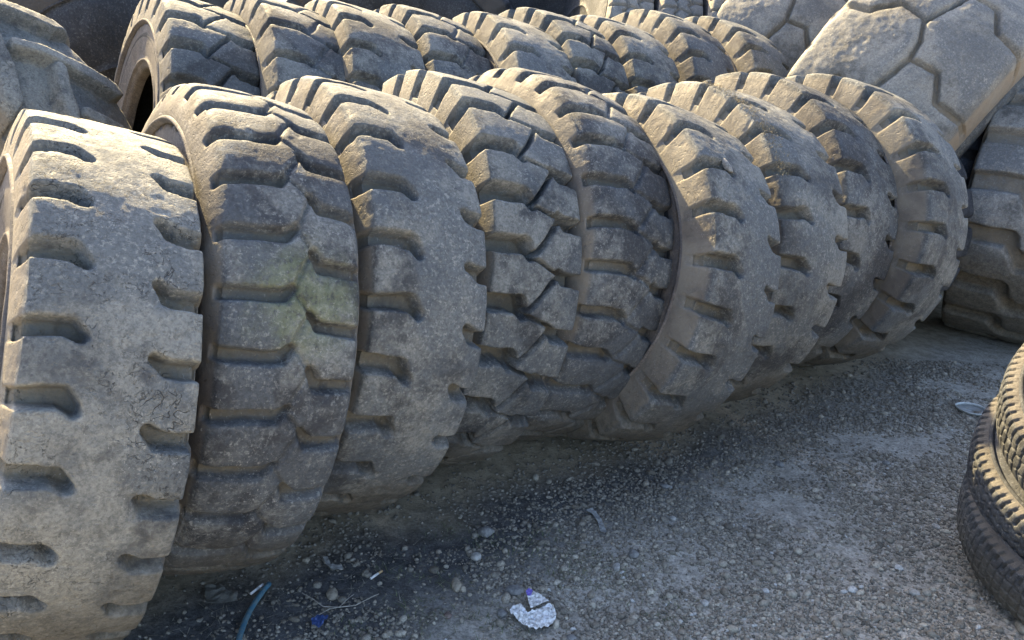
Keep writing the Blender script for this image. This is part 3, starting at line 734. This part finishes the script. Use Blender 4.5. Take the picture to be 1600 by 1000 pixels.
# lens-shaped pale lid with a rim
def lid():
    a, b = gp(1490, 638), gp(1545, 652); c0 = (a + b) / 2; ax = (b - a) / 2; L = ax.length; ax = ax / L; ay = Vector((-ax.y, ax.x, 0)); Wd = L * .95
    root = empty('oval_tray'); root.location = c0 + Vector((0, 0, .012)); bpy.context.view_layer.update()
    n = 96; V = []; rings = [(1.0, .012), (.97, .016), (.93, .012), (.90, .003), (.5, .000), (.0001, -.001)]
    for (s_, z) in rings:
        for i in range(n):
            t = 2 * math.pi * i / n; cx = math.cos(t); sx = math.sin(t); sx = math.copysign(abs(sx) ** 1.35, sx)
            p = ax * cx * L * s_ + ay * sx * Wd * s_; V.append((p.x, p.y, z))
    F_ = grid_faces(n, len(rings)); idx = lambda i, j: j * n + i
    Fr = [(idx(i, j), idx((i + 1) % n, j), idx((i + 1) % n, j + 1), idx(i, j + 1)) for j in range(3) for i in range(n)]
    Fd = [(idx(i, j), idx((i + 1) % n, j), idx((i + 1) % n, j + 1), idx(i, j + 1)) for j in range(3, 5) for i in range(n)]
    rm = simple('lid_rim_plastic', (.42, .44, .42), (.55, .57, .55), 60, .5, .0005); dm = simple('lid_dusty_plastic', (.22, .23, .22), (.32, .33, .31), 20, .6, .0008)
    for nm, ff, m_ in (('tray_rim', Fr, rm), ('tray_floor', Fd, dm)):
        used = sorted({q for f in ff for q in f}); mp = {q: i for i, q in enumerate(used)}
        o = link_mesh(nm, [V[q] for q in used], [[mp[q] for q in f] for f in ff], m_, root)
        md = o.modifiers.new('thickness', 'SOLIDIFY'); md.thickness = .002
    tag(root, 'pale pointed oval tray lying on the dirt near the stacked tyres', 'tray')
lid()

# thin twig with a fork
tw = simple('bare_twig', (.26, .23, .19), (.42, .39, .33), 60, .85, .0006)
root = empty('twig'); root.location = gpz(530, 948, .0); bpy.context.view_layer.update()
def twp(l, dz=.006): return [gpz(p, q, dz + .004 * math.sin(p * .2)) - root.location for p, q in l]
tube('stem', resample(twp([(472, 929), (490, 938), (505, 951), (530, 950), (555, 947), (580, 936), (592, 929)]), 3), .0016, tw, root, 6)
tube('branch', resample(twp([(530, 950), (545, 938), (553, 930)]), 3), .0011, tw, root, 6)
tube('branch', resample(twp([(530, 950), (515, 955), (498, 962)]), 3), .0012, tw, root, 6)
tag(root, 'thin forked twig on the dirt above the blue scrap', 'twig')

# dry chaff caught on the shoulder of the seventh front tyre
V = []; F_ = []
for q in range(1500):
    thd = random.uniform(34, 84); u = random.triangular(-1.06, -.45, -.98) ; p = on_front(6, thd, u, random.uniform(-.012, .003))
    d_ = Vector((random.gauss(0, 1), random.gauss(0, 1), random.gauss(0, .6))).normalized(); L_ = random.uniform(.004, .014); s2 = d_.cross(Vector((.3, .2, 1))).normalized() * .0011
    b = len(V); V += [p - s2, p + s2, p + d_ * L_ + s2 * .6, p + d_ * L_ - s2 * .6]; F_.append((b, b + 1, b + 2, b + 3))
ch = link_mesh('chaff', V, F_, simple('dry_chaff', (.16, .13, .075), (.34, .29, .18), 60, .85, 0), smooth=False)
tag(ch, 'dry straw chaff caught on the upper shoulder of a front row tyre', 'chaff', kind='stuff')
